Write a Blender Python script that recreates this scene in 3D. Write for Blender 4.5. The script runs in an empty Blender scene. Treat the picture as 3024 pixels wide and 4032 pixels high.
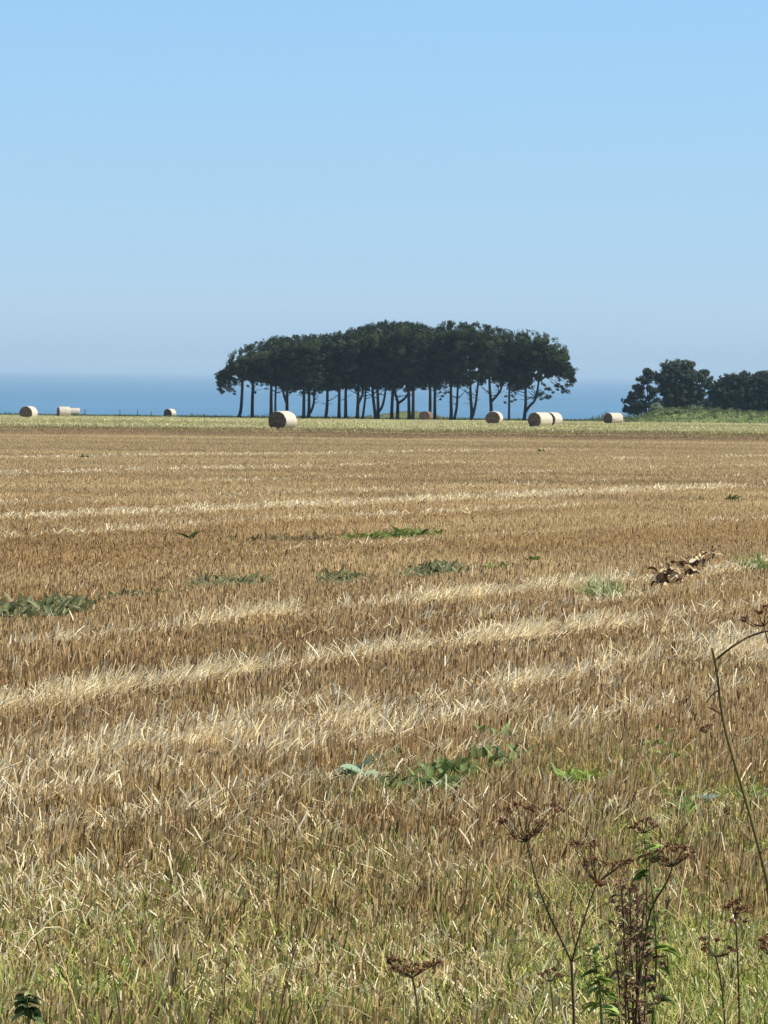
import bpy, math, random
import numpy as np
from mathutils import Vector, Matrix

rng = np.random.default_rng(7)
random.seed(7)
scene = bpy.context.scene
col = scene.collection
EYE = 1.6
F = 15000.0                      # focal length in photo pixels (3024 x 4032)
HZ = 1466.0                      # eye level at the centre column
ROLL = 0.0112
V = 3024 / 1659.0
SUN_AZ, SUN_EL = math.radians(90), math.radians(49)   # azimuth to the right of the view direction

# ------------------------------------------------------------------ camera
pitch = math.atan((2016 - HZ) / F)
Fw = np.array([0, math.cos(pitch), -math.sin(pitch)])
R0 = np.array([1.0, 0, 0]); U0 = np.array([0, math.sin(pitch), math.cos(pitch)])
Rt = math.cos(ROLL) * R0 + math.sin(ROLL) * U0
Up = -math.sin(ROLL) * R0 + math.cos(ROLL) * U0
cam = bpy.data.cameras.new("camera"); camo = bpy.data.objects.new("camera", cam); col.objects.link(camo)
cam.sensor_width = 36; cam.lens = 36 * F / 4032; cam.clip_start = 0.1; cam.clip_end = 400000
m = Matrix.Identity(4)
for i in range(3):
    m[i][0] = Rt[i]; m[i][1] = Up[i]; m[i][2] = -Fw[i]
m[2][3] = EYE
camo.matrix_world = m
scene.camera = camo

def ray(x, y):
    d = Fw + Rt * (x - 1512) / F - Up * (y - 2016) / F
    return d / d[1]
def at(x, y, d):                 # photo pixel -> world point at distance d
    r = ray(x, y) * d
    return np.array([r[0], r[1], r[2] + EYE])

# ------------------------------------------------------------------ terrain height
KD = np.array([0, 100, 200, 266, 323, 389, 471, 550, 620, 700, 900, 1100, 1500.])
KP = np.array([0, 0, 0, 219, 200, 188.5, 182, 179.5, 181.5, 205, 340, 500, 620.])
KZ = -KD * (KP + 8) / F
KZ[0] = -1.5 ; KZ[1] = -2.48; KZ[2] = -3.46
KS = np.gradient(KZ, KD); KS[0] = KS[1] = -0.0098
def sm(a, b, x):
    t = np.clip((x - a) / (b - a), 0, 1); return t * t * (3 - 2 * t)
def vnoise(x, y, seed=0):
    x = np.asarray(x, float); y = np.asarray(y, float)
    xi = np.floor(x).astype(np.int64); yi = np.floor(y).astype(np.int64)
    fx = x - xi; fy = y - yi; fx = fx * fx * (3 - 2 * fx); fy = fy * fy * (3 - 2 * fy)
    def h(a, b):
        n = (a * 374761393 + b * 668265263 + seed * 974634533) & 0xFFFFFFFF
        n = ((n ^ (n >> 13)) * 1274126177) & 0xFFFFFFFF
        return ((n ^ (n >> 16)) & 0xFFFF) / 65535.0
    return (h(xi, yi) * (1 - fx) + h(xi + 1, yi) * fx) * (1 - fy) + (h(xi, yi + 1) * (1 - fx) + h(xi + 1, yi + 1) * fx) * fy
def fbm(x, y, s=0):
    return (vnoise(x, y, s) + .5 * vnoise(x * 2.1, y * 2.1, s + 1) + .25 * vnoise(x * 4.3, y * 4.3, s + 2)) / 1.75
def zg(x, y):
    x = np.asarray(x, float); y = np.asarray(y, float)
    yc = np.clip(y, 0, 1499.9)
    i = np.clip(np.searchsorted(KD, yc, side='right') - 1, 0, len(KD) - 2)
    h = KD[i + 1] - KD[i]; t = (yc - KD[i]) / h
    z = (2*t**3-3*t**2+1)*KZ[i] + (t**3-2*t**2+t)*h*KS[i] + (-2*t**3+3*t**2)*KZ[i+1] + (t**3-t**2)*h*KS[i+1]
    z = z + EYE - 0.1 * sm(0, 6, y) * 0
    z = z + 0.05 * (fbm(x * .35, y * .2, 11) - .5) * sm(6, 14, y)
    z = z + 1.35 * np.exp(-((x - 3.6) / 5.2) ** 2 - ((y - 596) / 14.) ** 2)
    z = z + sm(30.0, 37, x) * (1.05 + .9 * vnoise(x * .16, y * .03, 5)) * np.exp(-((y - 494) / 11.) ** 2)
    return z
def ground(x, y):                # photo pixel -> point on the field
    r = ray(x, y)
    lo, hi = 2.0, 560.0
    ds = np.linspace(lo, hi, 6000)
    zz = r[2] * ds + EYE - zg(r[0] * ds, ds)
    k = int(np.argmax(zz < 0)) if (zz < 0).any() else len(ds) - 1
    d = ds[k]
    return np.array([r[0] * d, d, float(zg(r[0] * d, d))])
def gv(x, y): return ground(x * V, y * V)

# ------------------------------------------------------------------ object helpers
def tag(o, label=None, cat=None, group=None, kind=None):
    if label: o["label"] = label
    if cat: o["category"] = cat
    if group: o["group"] = group
    if kind: o["kind"] = kind
    return o
def empty(name, loc, label, cat, group=None, rz=0):
    o = bpy.data.objects.new(name, None); col.objects.link(o)
    o.location = [float(v) for v in loc]; o.rotation_euler = (0, 0, rz); o.empty_display_size = .2
    return tag(o, label, cat, group)
class MB:
    def __init__(s): s.v = []; s.f = []; s.n = 0; s.c = []; s.smooth = True
    def add(s, v, f, c=None):
        v = np.asarray(v, float); s.v.append(v)
        s.f += [tuple(int(i) + s.n for i in q) for q in f]
        s.n += len(v)
        if c is not None: s.c.append(np.broadcast_to(np.asarray(c, float), (len(v), 3)))
    def tube(s, pts, rad, n=7, c=None, cap=True):
        pts = np.asarray(pts, float); rad = np.broadcast_to(np.asarray(rad, float), (len(pts),))
        vs = []
        t = np.gradient(pts, axis=0); t /= np.linalg.norm(t, axis=1)[:, None] + 1e-9
        ref = np.array([0, 0, 1.]) if abs(t[0][2]) < .9 else np.array([1., 0, 0])
        a = np.cross(t[0], ref); a /= np.linalg.norm(a)
        for p, tt, r in zip(pts, t, rad):
            a = a - tt * a.dot(tt); a /= np.linalg.norm(a); b = np.cross(tt, a)
            for k in range(n):
                q = 2 * math.pi * k / n
                vs.append(p + r * (math.cos(q) * a + math.sin(q) * b))
        f = []
        for i in range(len(pts) - 1):
            for k in range(n):
                k2 = (k + 1) % n
                f.append((i*n+k, i*n+k2, (i+1)*n+k2, (i+1)*n+k))
        if cap: f.append(tuple(range((len(pts)-1)*n, len(pts)*n))); f.append(tuple(reversed(range(n))))
        s.add(vs, f, c)
    def build(s, name, mat, parent=None):
        me = bpy.data.meshes.new(name)
        v = np.concatenate(s.v)
        me.from_pydata(v.tolist(), [], s.f)
        if s.c:
            at_ = me.color_attributes.new("Col", 'FLOAT_COLOR', 'POINT')
            cc = np.concatenate(s.c); at_.data.foreach_set("color", np.hstack([cc, np.ones((len(cc), 1))]).astype(np.float32).ravel())
        if s.smooth: me.polygons.foreach_set("use_smooth", [True] * len(me.polygons))
        me.materials.append(mat); me.update()
        o = bpy.data.objects.new(name, me); col.objects.link(o)
        if parent: o.parent = parent
        return o
def quadmesh(name, verts, quads, cols, mat, parent=None, smooth=False):
    me = bpy.data.meshes.new(name)
    verts = np.ascontiguousarray(verts, np.float32); quads = np.ascontiguousarray(quads, np.int32)
    me.vertices.add(len(verts)); me.vertices.foreach_set("co", verts.ravel())
    n = len(quads); me.loops.add(n * 4); me.loops.foreach_set("vertex_index", quads.ravel())
    me.polygons.add(n)
    me.polygons.foreach_set("loop_start", np.arange(0, n * 4, 4, dtype=np.int32))
    try: me.polygons.foreach_set("loop_total", np.full(n, 4, np.int32))
    except Exception: pass
    if cols is not None:
        a = me.color_attributes.new("Col", 'FLOAT_COLOR', 'POINT')
        a.data.foreach_set("color", np.hstack([cols, np.ones((len(cols), 1))]).astype(np.float32).ravel())
    if smooth: me.polygons.foreach_set("use_smooth", np.ones(n, bool))
    me.update(calc_edges=True)
    me.materials.append(mat)
    o = bpy.data.objects.new(name, me); col.objects.link(o)
    if parent: o.parent = parent
    return o

# ------------------------------------------------------------------ materials
def newmat(name):
    mt = bpy.data.materials.new(name); mt.use_nodes = True
    nt = mt.node_tree; nt.nodes.clear()
    out = nt.nodes.new("ShaderNodeOutputMaterial")
    return mt, nt, out
def N(nt, t, **k):
    n = nt.nodes.new(t)
    for a, b in k.items():
        if a in n.inputs.keys(): n.inputs[a].default_value = b
        else: setattr(n, a, b)
    return n
def leafmat(name, trans=.3, spec=.25, rough=.55):
    mt, nt, out = newmat(name)
    a = N(nt, "ShaderNodeVertexColor", layer_name="Col")
    p = N(nt, "ShaderNodeBsdfPrincipled"); p.inputs["Roughness"].default_value = rough; p.inputs["Specular IOR Level"].default_value = spec
    t = N(nt, "ShaderNodeBsdfTranslucent"); mx = N(nt, "ShaderNodeMixShader"); mx.inputs[0].default_value = trans
    nt.links.new(a.outputs[0], p.inputs["Base Color"]); nt.links.new(a.outputs[0], t.inputs[0])
    nt.links.new(p.outputs[0], mx.inputs[1]); nt.links.new(t.outputs[0], mx.inputs[2]); nt.links.new(mx.outputs[0], out.inputs[0])
    return mt
def noisemat(name, c1, c2, scale, rough=.85, bump=0., stretch=(1, 1, 1), detail=6):
    mt, nt, out = newmat(name)
    tc = N(nt, "ShaderNodeTexCoord"); mp = N(nt, "ShaderNodeMapping"); mp.inputs["Scale"].default_value = stretch
    nz = N(nt, "ShaderNodeTexNoise"); nz.inputs["Scale"].default_value = scale; nz.inputs["Detail"].default_value = detail
    rp = N(nt, "ShaderNodeValToRGB"); rp.color_ramp.elements[0].position = .32; rp.color_ramp.elements[1].position = .68
    rp.color_ramp.elements[0].color = (*c1, 1); rp.color_ramp.elements[1].color = (*c2, 1)
    p = N(nt, "ShaderNodeBsdfPrincipled"); p.inputs["Roughness"].default_value = rough; p.inputs["Specular IOR Level"].default_value = .2
    L = nt.links.new
    L(tc.outputs["Object"], mp.inputs[0]); L(mp.outputs[0], nz.inputs["Vector"]); L(nz.outputs[0], rp.inputs[0]); L(rp.outputs[0], p.inputs["Base Color"])
    if bump:
        b = N(nt, "ShaderNodeBump"); b.inputs["Strength"].default_value = bump; b.inputs["Distance"].default_value = .03
        L(nz.outputs[0], b.inputs["Height"]); L(b.outputs[0], p.inputs["Normal"])
    L(p.outputs[0], out.inputs[0])
    return mt
M = {}
M['straw'] = leafmat('straw', .35, .1, .6)
M['grass'] = leafmat('grass_blade', .35, .25, .5)
M['needle'] = leafmat('needle', .2, .1, .7)
M['leaf'] = leafmat('weed_leaf', .3, .12, .6)
M['seed'] = leafmat('dry_seed', .1, .2, .7)
M['bark'] = noisemat('pine_bark', (.018, .016, .015), (.045, .038, .033), 3, .9, .4, (1, 1, .3))
M['wrap'] = noisemat('bale_wrap', (.33, .29, .22), (.62, .56, .46), 2.2, .75, .5, (1, 6, 6))
M['end'] = noisemat('bale_end', (.07, .05, .038), (.17, .12, .09), 5, .95, .6)
M['brown'] = noisemat('bale_painted_shade', (.10, .07, .048), (.175, .125, .09), 4, .95, .6)  # shade of the pines put into the bale's darker brown colour
M['post'] = noisemat('weathered_wood', (.13, .11, .09), (.25, .22, .18), 6, .9, .3, (1, 1, .2))

# field ground -------------------------------------------------------
def field_material():
    mt, nt, out = newmat("field_soil"); L = nt.links.new
    tc = N(nt, "ShaderNodeTexCoord")
    sep = N(nt, "ShaderNodeSeparateXYZ"); L(tc.outputs["Object"], sep.inputs[0])
    def noise(scale, stretch=(1, 1, 1), rot=0., detail=5):
        mp = N(nt, "ShaderNodeMapping"); mp.inputs["Scale"].default_value = stretch
        r = N(nt, "ShaderNodeMapping"); r.inputs["Rotation"].default_value = (0, 0, rot)
        L(tc.outputs["Object"], r.inputs[0]); L(r.outputs[0], mp.inputs[0])
        n = N(nt, "ShaderNodeTexNoise"); n.inputs["Scale"].default_value = scale; n.inputs["Detail"].default_value = detail
        L(mp.outputs[0], n.inputs["Vector"]); return n.outputs[0]
    def ramp(src, stops):
        r = N(nt, "ShaderNodeValToRGB"); e = r.color_ramp.elements
        while len(e) < len(stops): e.new(.5)
        for k, (p_, c_) in zip(e, stops): k.position = p_; k.color = (*c_, 1)
        L(src, r.inputs[0]); return r.outputs[0]
    def mix(fac, a, b, mode='MIX'):
        mx = N(nt, "ShaderNodeMix", data_type='RGBA', blend_type=mode)
        if isinstance(fac, float): mx.inputs[0].default_value = fac
        else: L(fac, mx.inputs[0])
        L(a, mx.inputs[6]); L(b, mx.inputs[7]); return mx.outputs[2]
    def band(a, b, wob, amp):
        ad = N(nt, "ShaderNodeMath", operation='MULTIPLY_ADD'); L(wob, ad.inputs[0]); ad.inputs[1].default_value = amp; L(sep.outputs[1], ad.inputs[2])
        mr = N(nt, "ShaderNodeMapRange"); mr.inputs[1].default_value = a + amp * .5; mr.inputs[2].default_value = b + amp * .5
        L(ad.outputs[0], mr.inputs[0]); return mr.outputs[0]
    ROT = -math.radians(67)
    fine = noise(9, (1, 1, 1)); rows = noise(1.2, (.12, 1.6, 1), ROT, 6)
    big = noise(.05, (1, 1, 1)); cross = noise(.09, (.10, 1, 1), 0.06, 6)
    patch = noise(.5, (.35, 1.2, 1), -.3)
    stub = ramp(rows, [(.28, (.19, .135, .075)), (.5, (.28, .20, .115)), (.74, (.42, .32, .19))])
    stub = mix(.35, stub, ramp(fine, [(.3, (.13, .08, .04)), (.7, (.42, .30, .16))]))
    grey = ramp(cross, [(.3, (.23, .16, .085)), (.5, (.33, .25, .15)), (.7, (.40, .32, .20))])
    brown = ramp(cross, [(.35, (.17, .11, .055)), (.65, (.29, .20, .105))])
    green = ramp(cross, [(.32, (.30, .275, .12)), (.5, (.45, .41, .19)), (.7, (.60, .55, .29))])
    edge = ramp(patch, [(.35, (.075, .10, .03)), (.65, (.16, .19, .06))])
    c = mix(band(92, 118, cross, 30.), stub, grey)
    c = mix(band(196, 226, cross, 50.), c, brown)
    c = mix(band(236, 262, cross, 40.), c, green)
    c = mix(band(505, 530, big, 10.), c, edge)  # dark edge grass, started early to colour in the shade below the grove
    bank = N(nt, "ShaderNodeMapRange"); bank.inputs[1].default_value = 30; bank.inputs[2].default_value = 33; L(sep.outputs[0], bank.inputs[0])
    by = N(nt, "ShaderNodeMapRange"); by.inputs[1].default_value = 474; by.inputs[2].default_value = 480; L(sep.outputs[1], by.inputs[0])
    bm_ = N(nt, "ShaderNodeMath", operation='MULTIPLY'); L(bank.outputs[0], bm_.inputs[0]); L(by.outputs[0], bm_.inputs[1])
    c = mix(bm_.outputs[0], c, edge)
    p = N(nt, "ShaderNodeBsdfPrincipled"); p.inputs["Roughness"].default_value = .95; p.inputs["Specular IOR Level"].default_value = .1
    b = N(nt, "ShaderNodeBump"); b.inputs["Strength"].default_value = .6; b.inputs["Distance"].default_value = .05
    L(fine, b.inputs["Height"]); L(b.outputs[0], p.inputs["Normal"])
    L(c, p.inputs["Base Color"]); L(p.outputs[0], out.inputs[0])
    return mt
dd = [-40., -20, -8, 0, 3, 5]
while dd[-1] < 640: dd.append(dd[-1] + max(.25, dd[-1] * .016))
dd += [660, 690, 730, 780, 850, 930, 1020, 1120, 1300, 1499]
dd = np.array(dd); us = np.concatenate([np.linspace(-6, -.3, 26)[:-1], np.linspace(-.3, .3, 97), np.linspace(.3, 6, 26)[1:]])
X = us[None, :] * (np.maximum(dd, 0)[:, None] * .55 + 14); Y = np.repeat(dd[:, None], len(us), 1)
Z = zg(X, Y)
nv = len(us); vv = np.stack([X, Y, Z], -1).reshape(-1, 3)
ii = (np.arange(len(dd) - 1)[:, None] * nv + np.arange(nv - 1)[None, :]).ravel()
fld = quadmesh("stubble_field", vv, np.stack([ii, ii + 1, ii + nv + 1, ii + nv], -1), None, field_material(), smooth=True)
tag(fld, "stubble field of cut straw running to the sea", "field", kind="structure")

# ------------------------------------------------------------------ sea
SEA = EYE - 34
mt, nt, out = newmat("sea_water"); L = nt.links.new
tc = N(nt, "ShaderNodeTexCoord"); mp = N(nt, "ShaderNodeMapping"); mp.inputs["Scale"].default_value = (.012, .05, 1)
nz = N(nt, "ShaderNodeTexNoise"); nz.inputs["Scale"].default_value = 1.; nz.inputs["Detail"].default_value = 8
mp2 = N(nt, "ShaderNodeMapping"); mp2.inputs["Scale"].default_value = (.0003, .0016, 1)
n2 = N(nt, "ShaderNodeTexNoise"); n2.inputs["Scale"].default_value = 1.; n2.inputs["Detail"].default_value = 4
rp = N(nt, "ShaderNodeValToRGB"); rp.color_ramp.elements[0].position = .3; rp.color_ramp.elements[1].position = .7
rp.color_ramp.elements[0].color = (.045, .145, .25, 1); rp.color_ramp.elements[1].color = (.068, .185, .30, 1)
p = N(nt, "ShaderNodeBsdfPrincipled"); p.inputs["Roughness"].default_value = .45; p.inputs["IOR"].default_value = 1.33; p.inputs["Specular IOR Level"].default_value = .3
b = N(nt, "ShaderNodeBump"); b.inputs["Strength"].default_value = .5; b.inputs["Distance"].default_value = 2.
L(tc.outputs["Object"], mp.inputs[0]); L(mp.outputs[0], nz.inputs["Vector"]); L(nz.outputs[0], b.inputs["Height"])
L(tc.outputs["Object"], mp2.inputs[0]); L(mp2.outputs[0], n2.inputs["Vector"]); L(n2.outputs[0], rp.inputs[0])
L(rp.outputs[0], p.inputs["Base Color"]); L(b.outputs[0], p.inputs["Normal"]); L(p.outputs[0], out.inputs[0])
M['sea'] = mt
ys = np.concatenate([[700], np.geomspace(1500, 120000, 30)]); xs = np.linspace(-60000, 60000, 31)
X, Y = np.meshgrid(xs, ys); vv = np.stack([X, Y, np.full_like(X, SEA)], -1).reshape(-1, 3); nv = len(xs)
ii = (np.arange(len(ys) - 1)[:, None] * nv + np.arange(nv - 1)[None, :]).ravel()
sea = quadmesh("sea", vv, np.stack([ii, ii + 1, ii + nv + 1, ii + nv], -1), None, mt)
tag(sea, "hazy blue sea behind the pines", "sea", kind="structure")

# ------------------------------------------------------------------ haze, sky, sun
mt, nt, out = newmat("sea_air")
pv = N(nt, "ShaderNodeVolumePrincipled"); pv.inputs["Density"].default_value = 8.5e-5; pv.inputs["Color"].default_value = (.58, .80, .98, 1)
pv.inputs["Density Attribute"].default_value = ""
pv.inputs["Anisotropy"].default_value = 0.0
nt.links.new(pv.outputs[0], out.inputs["Volume"])
hb = MB(); hb.smooth = False
x0, x1, y0, y1, z0, z1 = -62000, 62000, -60, 121000, SEA - 25, 14.0
hb.add([(x0,y0,z0),(x1,y0,z0),(x1,y1,z0),(x0,y1,z0),(x0,y0,z1),(x1,y0,z1),(x1,y1,z1),(x0,y1,z1)],
       [(3,2,1,0),(4,5,6,7),(0,1,5,4),(1,2,6,5),(2,3,7,6),(3,0,4,7)])
hz = hb.build("haze", mt); tag(hz, "pale sea haze in the air", "haze", kind="stuff")

SKYTINT = [(0.043, (0.541, 0.624, 0.774)), (0.183, (0.736, 0.77, 0.848)), (0.576, (1.025, 1.06, 0.986)), (0.97, (1.256, 1.33, 1.198))]
w = bpy.data.worlds.new("World"); scene.world = w; w.use_nodes = True
nt = w.node_tree; nt.nodes.clear(); out = nt.nodes.new("ShaderNodeOutputWorld"); bg = nt.nodes.new("ShaderNodeBackground")
sky = nt.nodes.new("ShaderNodeTexSky"); sky.sky_type = 'NISHITA'; sky.sun_disc = False
sky.sun_elevation = SUN_EL; sky.sun_rotation = SUN_AZ
sky.air_density = 0.5; sky.dust_density = 0.0; sky.ozone_density = 3.0; sky.altitude = 0
bg.inputs[1].default_value = .085
tcw = nt.nodes.new("ShaderNodeTexCoord"); sw = nt.nodes.new("ShaderNodeSeparateXYZ"); nt.links.new(tcw.outputs["Generated"], sw.inputs[0])
mrw = nt.nodes.new("ShaderNodeMapRange"); mrw.inputs[1].default_value = 0; mrw.inputs[2].default_value = .1; nt.links.new(sw.outputs[2], mrw.inputs[0])
rw = nt.nodes.new("ShaderNodeValToRGB"); e = rw.color_ramp.elements       # low sea air: paler and bluer towards the horizon
while len(e) < 4: e.new(.5)
for k, (p_, c_) in zip(e, SKYTINT): k.position = p_; k.color = (*c_, 1)
nt.links.new(mrw.outputs[0], rw.inputs[0])
mw = nt.nodes.new("ShaderNodeMix"); mw.data_type = 'RGBA'; mw.blend_type = 'MULTIPLY'; mw.inputs[0].default_value = 1
nt.links.new(sky.outputs[0], mw.inputs[6]); nt.links.new(rw.outputs[0], mw.inputs[7])
nt.links.new(mw.outputs[2], bg.inputs[0]); nt.links.new(bg.outputs[0], out.inputs[0])
sl = bpy.data.lights.new("sun", 'SUN'); sl.energy = 4.8; sl.angle = math.radians(.53); sl.color = (1, .95, .87)
so = bpy.data.objects.new("sun", sl); col.objects.link(so)
sd = Vector((math.sin(SUN_AZ) * math.cos(SUN_EL), math.cos(SUN_AZ) * math.cos(SUN_EL), math.sin(SUN_EL)))
so.rotation_euler = (-sd).to_track_quat('-Z', 'Y').to_euler(); so.location = (0, 0, 60)
scene.view_settings.view_transform = 'Standard'; scene.view_settings.look = 'None'
scene.view_settings.exposure = 0.65; scene.view_settings.gamma = 1
scene.cycles.max_bounces = 6; scene.cycles.volume_bounces = 0; scene.cycles.transmission_bounces = 4

# ------------------------------------------------------------------ round bales
def bale(px, base_y, d, th, label, L=1.4, W=1.5, H=1.36, dz=0.):
    x = (ray(px, base_y) * d)[0]
    z = float(zg(x, d)) - .08 + dz
    root = empty("round_bale", (x, d, z), label, "straw bale", "round straw bales on the field", -math.radians(th))
    nseg, nl = 40, 9
    r_ = random.Random(int(px))
    ph = [r_.uniform(0, 6.28) for _ in range(4)]
    def prof(a, k):
        q = 1 + .012 * math.sin(3 * a + ph[0]) + .01 * math.sin(7 * a + ph[1] + k) + .008 * math.sin(13 * a + ph[2] - 2 * k)
        return math.cos(a) * W / 2 * q, max(math.sin(a) * H / 2 * q, -H * .47)
    side = MB(); vs = []; fs = []
    ls = [0, .03, .1, .25, .5, .75, .9, .97, 1]
    for i, t in enumerate(ls):
        s = .965 if i in (0, nl - 1) else (.99 if i in (1, nl - 2) else 1 + .008 * math.sin(ph[3] + 9 * t))
        for k in range(nseg):
            cx, cz = prof(2 * math.pi * k / nseg, t * 2)
            vs.append((cx * s, (t - .5) * L, H / 2 * .95 + cz * s))
    for i in range(nl - 1):
        for k in range(nseg):
            k2 = (k + 1) % nseg; fs.append((i*nseg+k, i*nseg+k2, (i+1)*nseg+k2, (i+1)*nseg+k))
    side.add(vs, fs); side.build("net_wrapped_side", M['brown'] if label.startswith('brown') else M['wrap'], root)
    for sgn, idx in ((-1, 0), (1, nl - 1)):
        e = MB(); ev = []; ef = []
        rings = [1, .9, .72, .5, .26]
        for j, rr in enumerate(rings):
            for k in range(nseg):
                cx, cz = prof(2 * math.pi * k / nseg, ls[idx] * 2); s = .965 * rr
                bul = .0 if j == 0 else .035 + .02 * math.sin(5 * rr + k * .9 + ph[1]) * (1 if j < 4 else .4)
                ev.append((cx * s, sgn * (L / 2 + bul), H / 2 * .95 + cz * s))
        ev.append((0, sgn * (L / 2 + .05), H / 2 * .95)); c = len(ev) - 1
        for j in range(len(rings) - 1):
            for k in range(nseg):
                k2 = (k + 1) % nseg; q = (j*nseg+k, j*nseg+k2, (j+1)*nseg+k2, (j+1)*nseg+k)
                ef.append(q if sgn > 0 else q[::-1])
        for k in range(nseg):
            q = ((len(rings)-1)*nseg+k, (len(rings)-1)*nseg+(k+1) % nseg, c); ef.append(q if sgn > 0 else q[::-1])
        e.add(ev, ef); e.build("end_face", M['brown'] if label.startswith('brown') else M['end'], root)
    return root
bale(1112, 1690, 262, 30, "largest round straw bale, nearest one, alone below the left part of the pine grove")
bale(112, 1650, 389, 20, "leftmost round straw bale, dark round end turned toward the viewer by the left edge", L=1.3)
bale(251, 1644, 455, 72, "pale round bale seen from its side, nearer of the touching left pair", L=1.35)
bale(290, 1643, 560, 78, "small pale round bale poking out behind the right end of another on the left", L=1.7)
bale(669, 1646, 545, 34, "smallest round bale, standing alone between the left pair and the pines", L=1.1)
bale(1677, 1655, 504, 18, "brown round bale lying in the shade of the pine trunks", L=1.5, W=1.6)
bale(1946, 1663, 372, 14, "round bale with dark end, below the forked pine trunk right of grove centre")
bale(2127, 1679, 318, 44, "large round bale with long sunlit side, covering another bale behind it", L=1.5)
bale(2172, 1675, 338, 30, "round bale mostly hidden behind the long sunlit bale right of the pines")
bale(2415, 1666, 410, 52, "rightmost round bale with bright side, beside the grassy bank", L=1.55)

# ------------------------------------------------------------------ foliage
def rand_unit(n):
    v = rng.normal(size=(n, 3)); return v / np.linalg.norm(v, axis=1)[:, None]
def tufts(centres, radii, per, size, colbase, flat=.6, spread=.25):
    """needle tufts around clump centres: many small elongated quads"""
    n = len(centres) * per
    c = np.repeat(centres, per, 0); r = np.repeat(radii, per)[:, None]
    u = rand_unit(n); rad = rng.uniform(.25, 1, (n, 1)) ** .5
    off = u * rad * r; off[:, 2] *= flat
    p = c + off
    nrm = u + rand_unit(n) * .45; nrm /= np.linalg.norm(nrm, axis=1)[:, None]
    dirn = np.cross(nrm, rand_unit(n)); dirn = dirn / (np.linalg.norm(dirn, axis=1)[:, None] + 1e-9) + u * .55 + np.array([0, 0, .25]); dirn /= np.linalg.norm(dirn, axis=1)[:, None]
    side = np.cross(dirn, nrm); side /= np.linalg.norm(side, axis=1)[:, None] + 1e-9
    ln = size * rng.uniform(.6, 1.4, (n, 1)); wd = ln * rng.uniform(.28, .5, (n, 1))
    a = p - dirn * ln * .5 - side * wd * .5; b_ = p - dirn * ln * .5 + side * wd * .5
    c_ = p + dirn * ln * .5 + side * wd * .25; d_ = p + dirn * ln * .5 - side * wd * .25
    vs = np.stack([a, b_, c_, d_], 1).reshape(-1, 3)
    cc = np.repeat(np.repeat(colbase * rng.uniform(1 - spread, 1 + spread, (len(centres), 1)), per, 0) * rng.uniform(.8, 1.2, (n, 1)), 4, 0)
    return vs, cc
def foliage_obj(name, sets, mat, parent):
    vs = np.concatenate([s[0] for s in sets]); cc = np.concatenate([s[1] for s in sets])
    return quadmesh(name, vs, np.arange(len(vs)).reshape(-1, 4), cc, mat, parent)
TOPX = [840, 855, 870, 895, 920, 970, 1000, 1070, 1130, 1180, 1270, 1340, 1400, 1445, 1490, 1580, 1640, 1700, 1770, 1860, 1900, 1945, 2000, 2070, 2140, 2190, 2225, 2245, 2262]
TOPY = [y_ + 5 for y_ in [1490, 1470, 1448, 1418, 1392, 1366, 1354, 1340, 1327, 1326, 1312, 1308, 1302, 1284, 1276, 1274, 1282, 1288, 1276, 1276, 1284, 1297, 1312, 1312, 1322, 1346, 1374, 1415, 1450]]
BOTX = [840, 870, 950, 1000, 1060, 1130, 1200, 1290, 1400, 1500, 1600, 1700, 1780, 1850, 1930, 2000, 2070, 2120, 2200, 2262]
BOTY = [1492, 1488, 1496, 1506, 1516, 1538, 1550, 1545, 1536, 1536, 1542, 1530, 1520, 1530, 1510, 1536, 1540, 1510, 1486, 1480]
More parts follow.
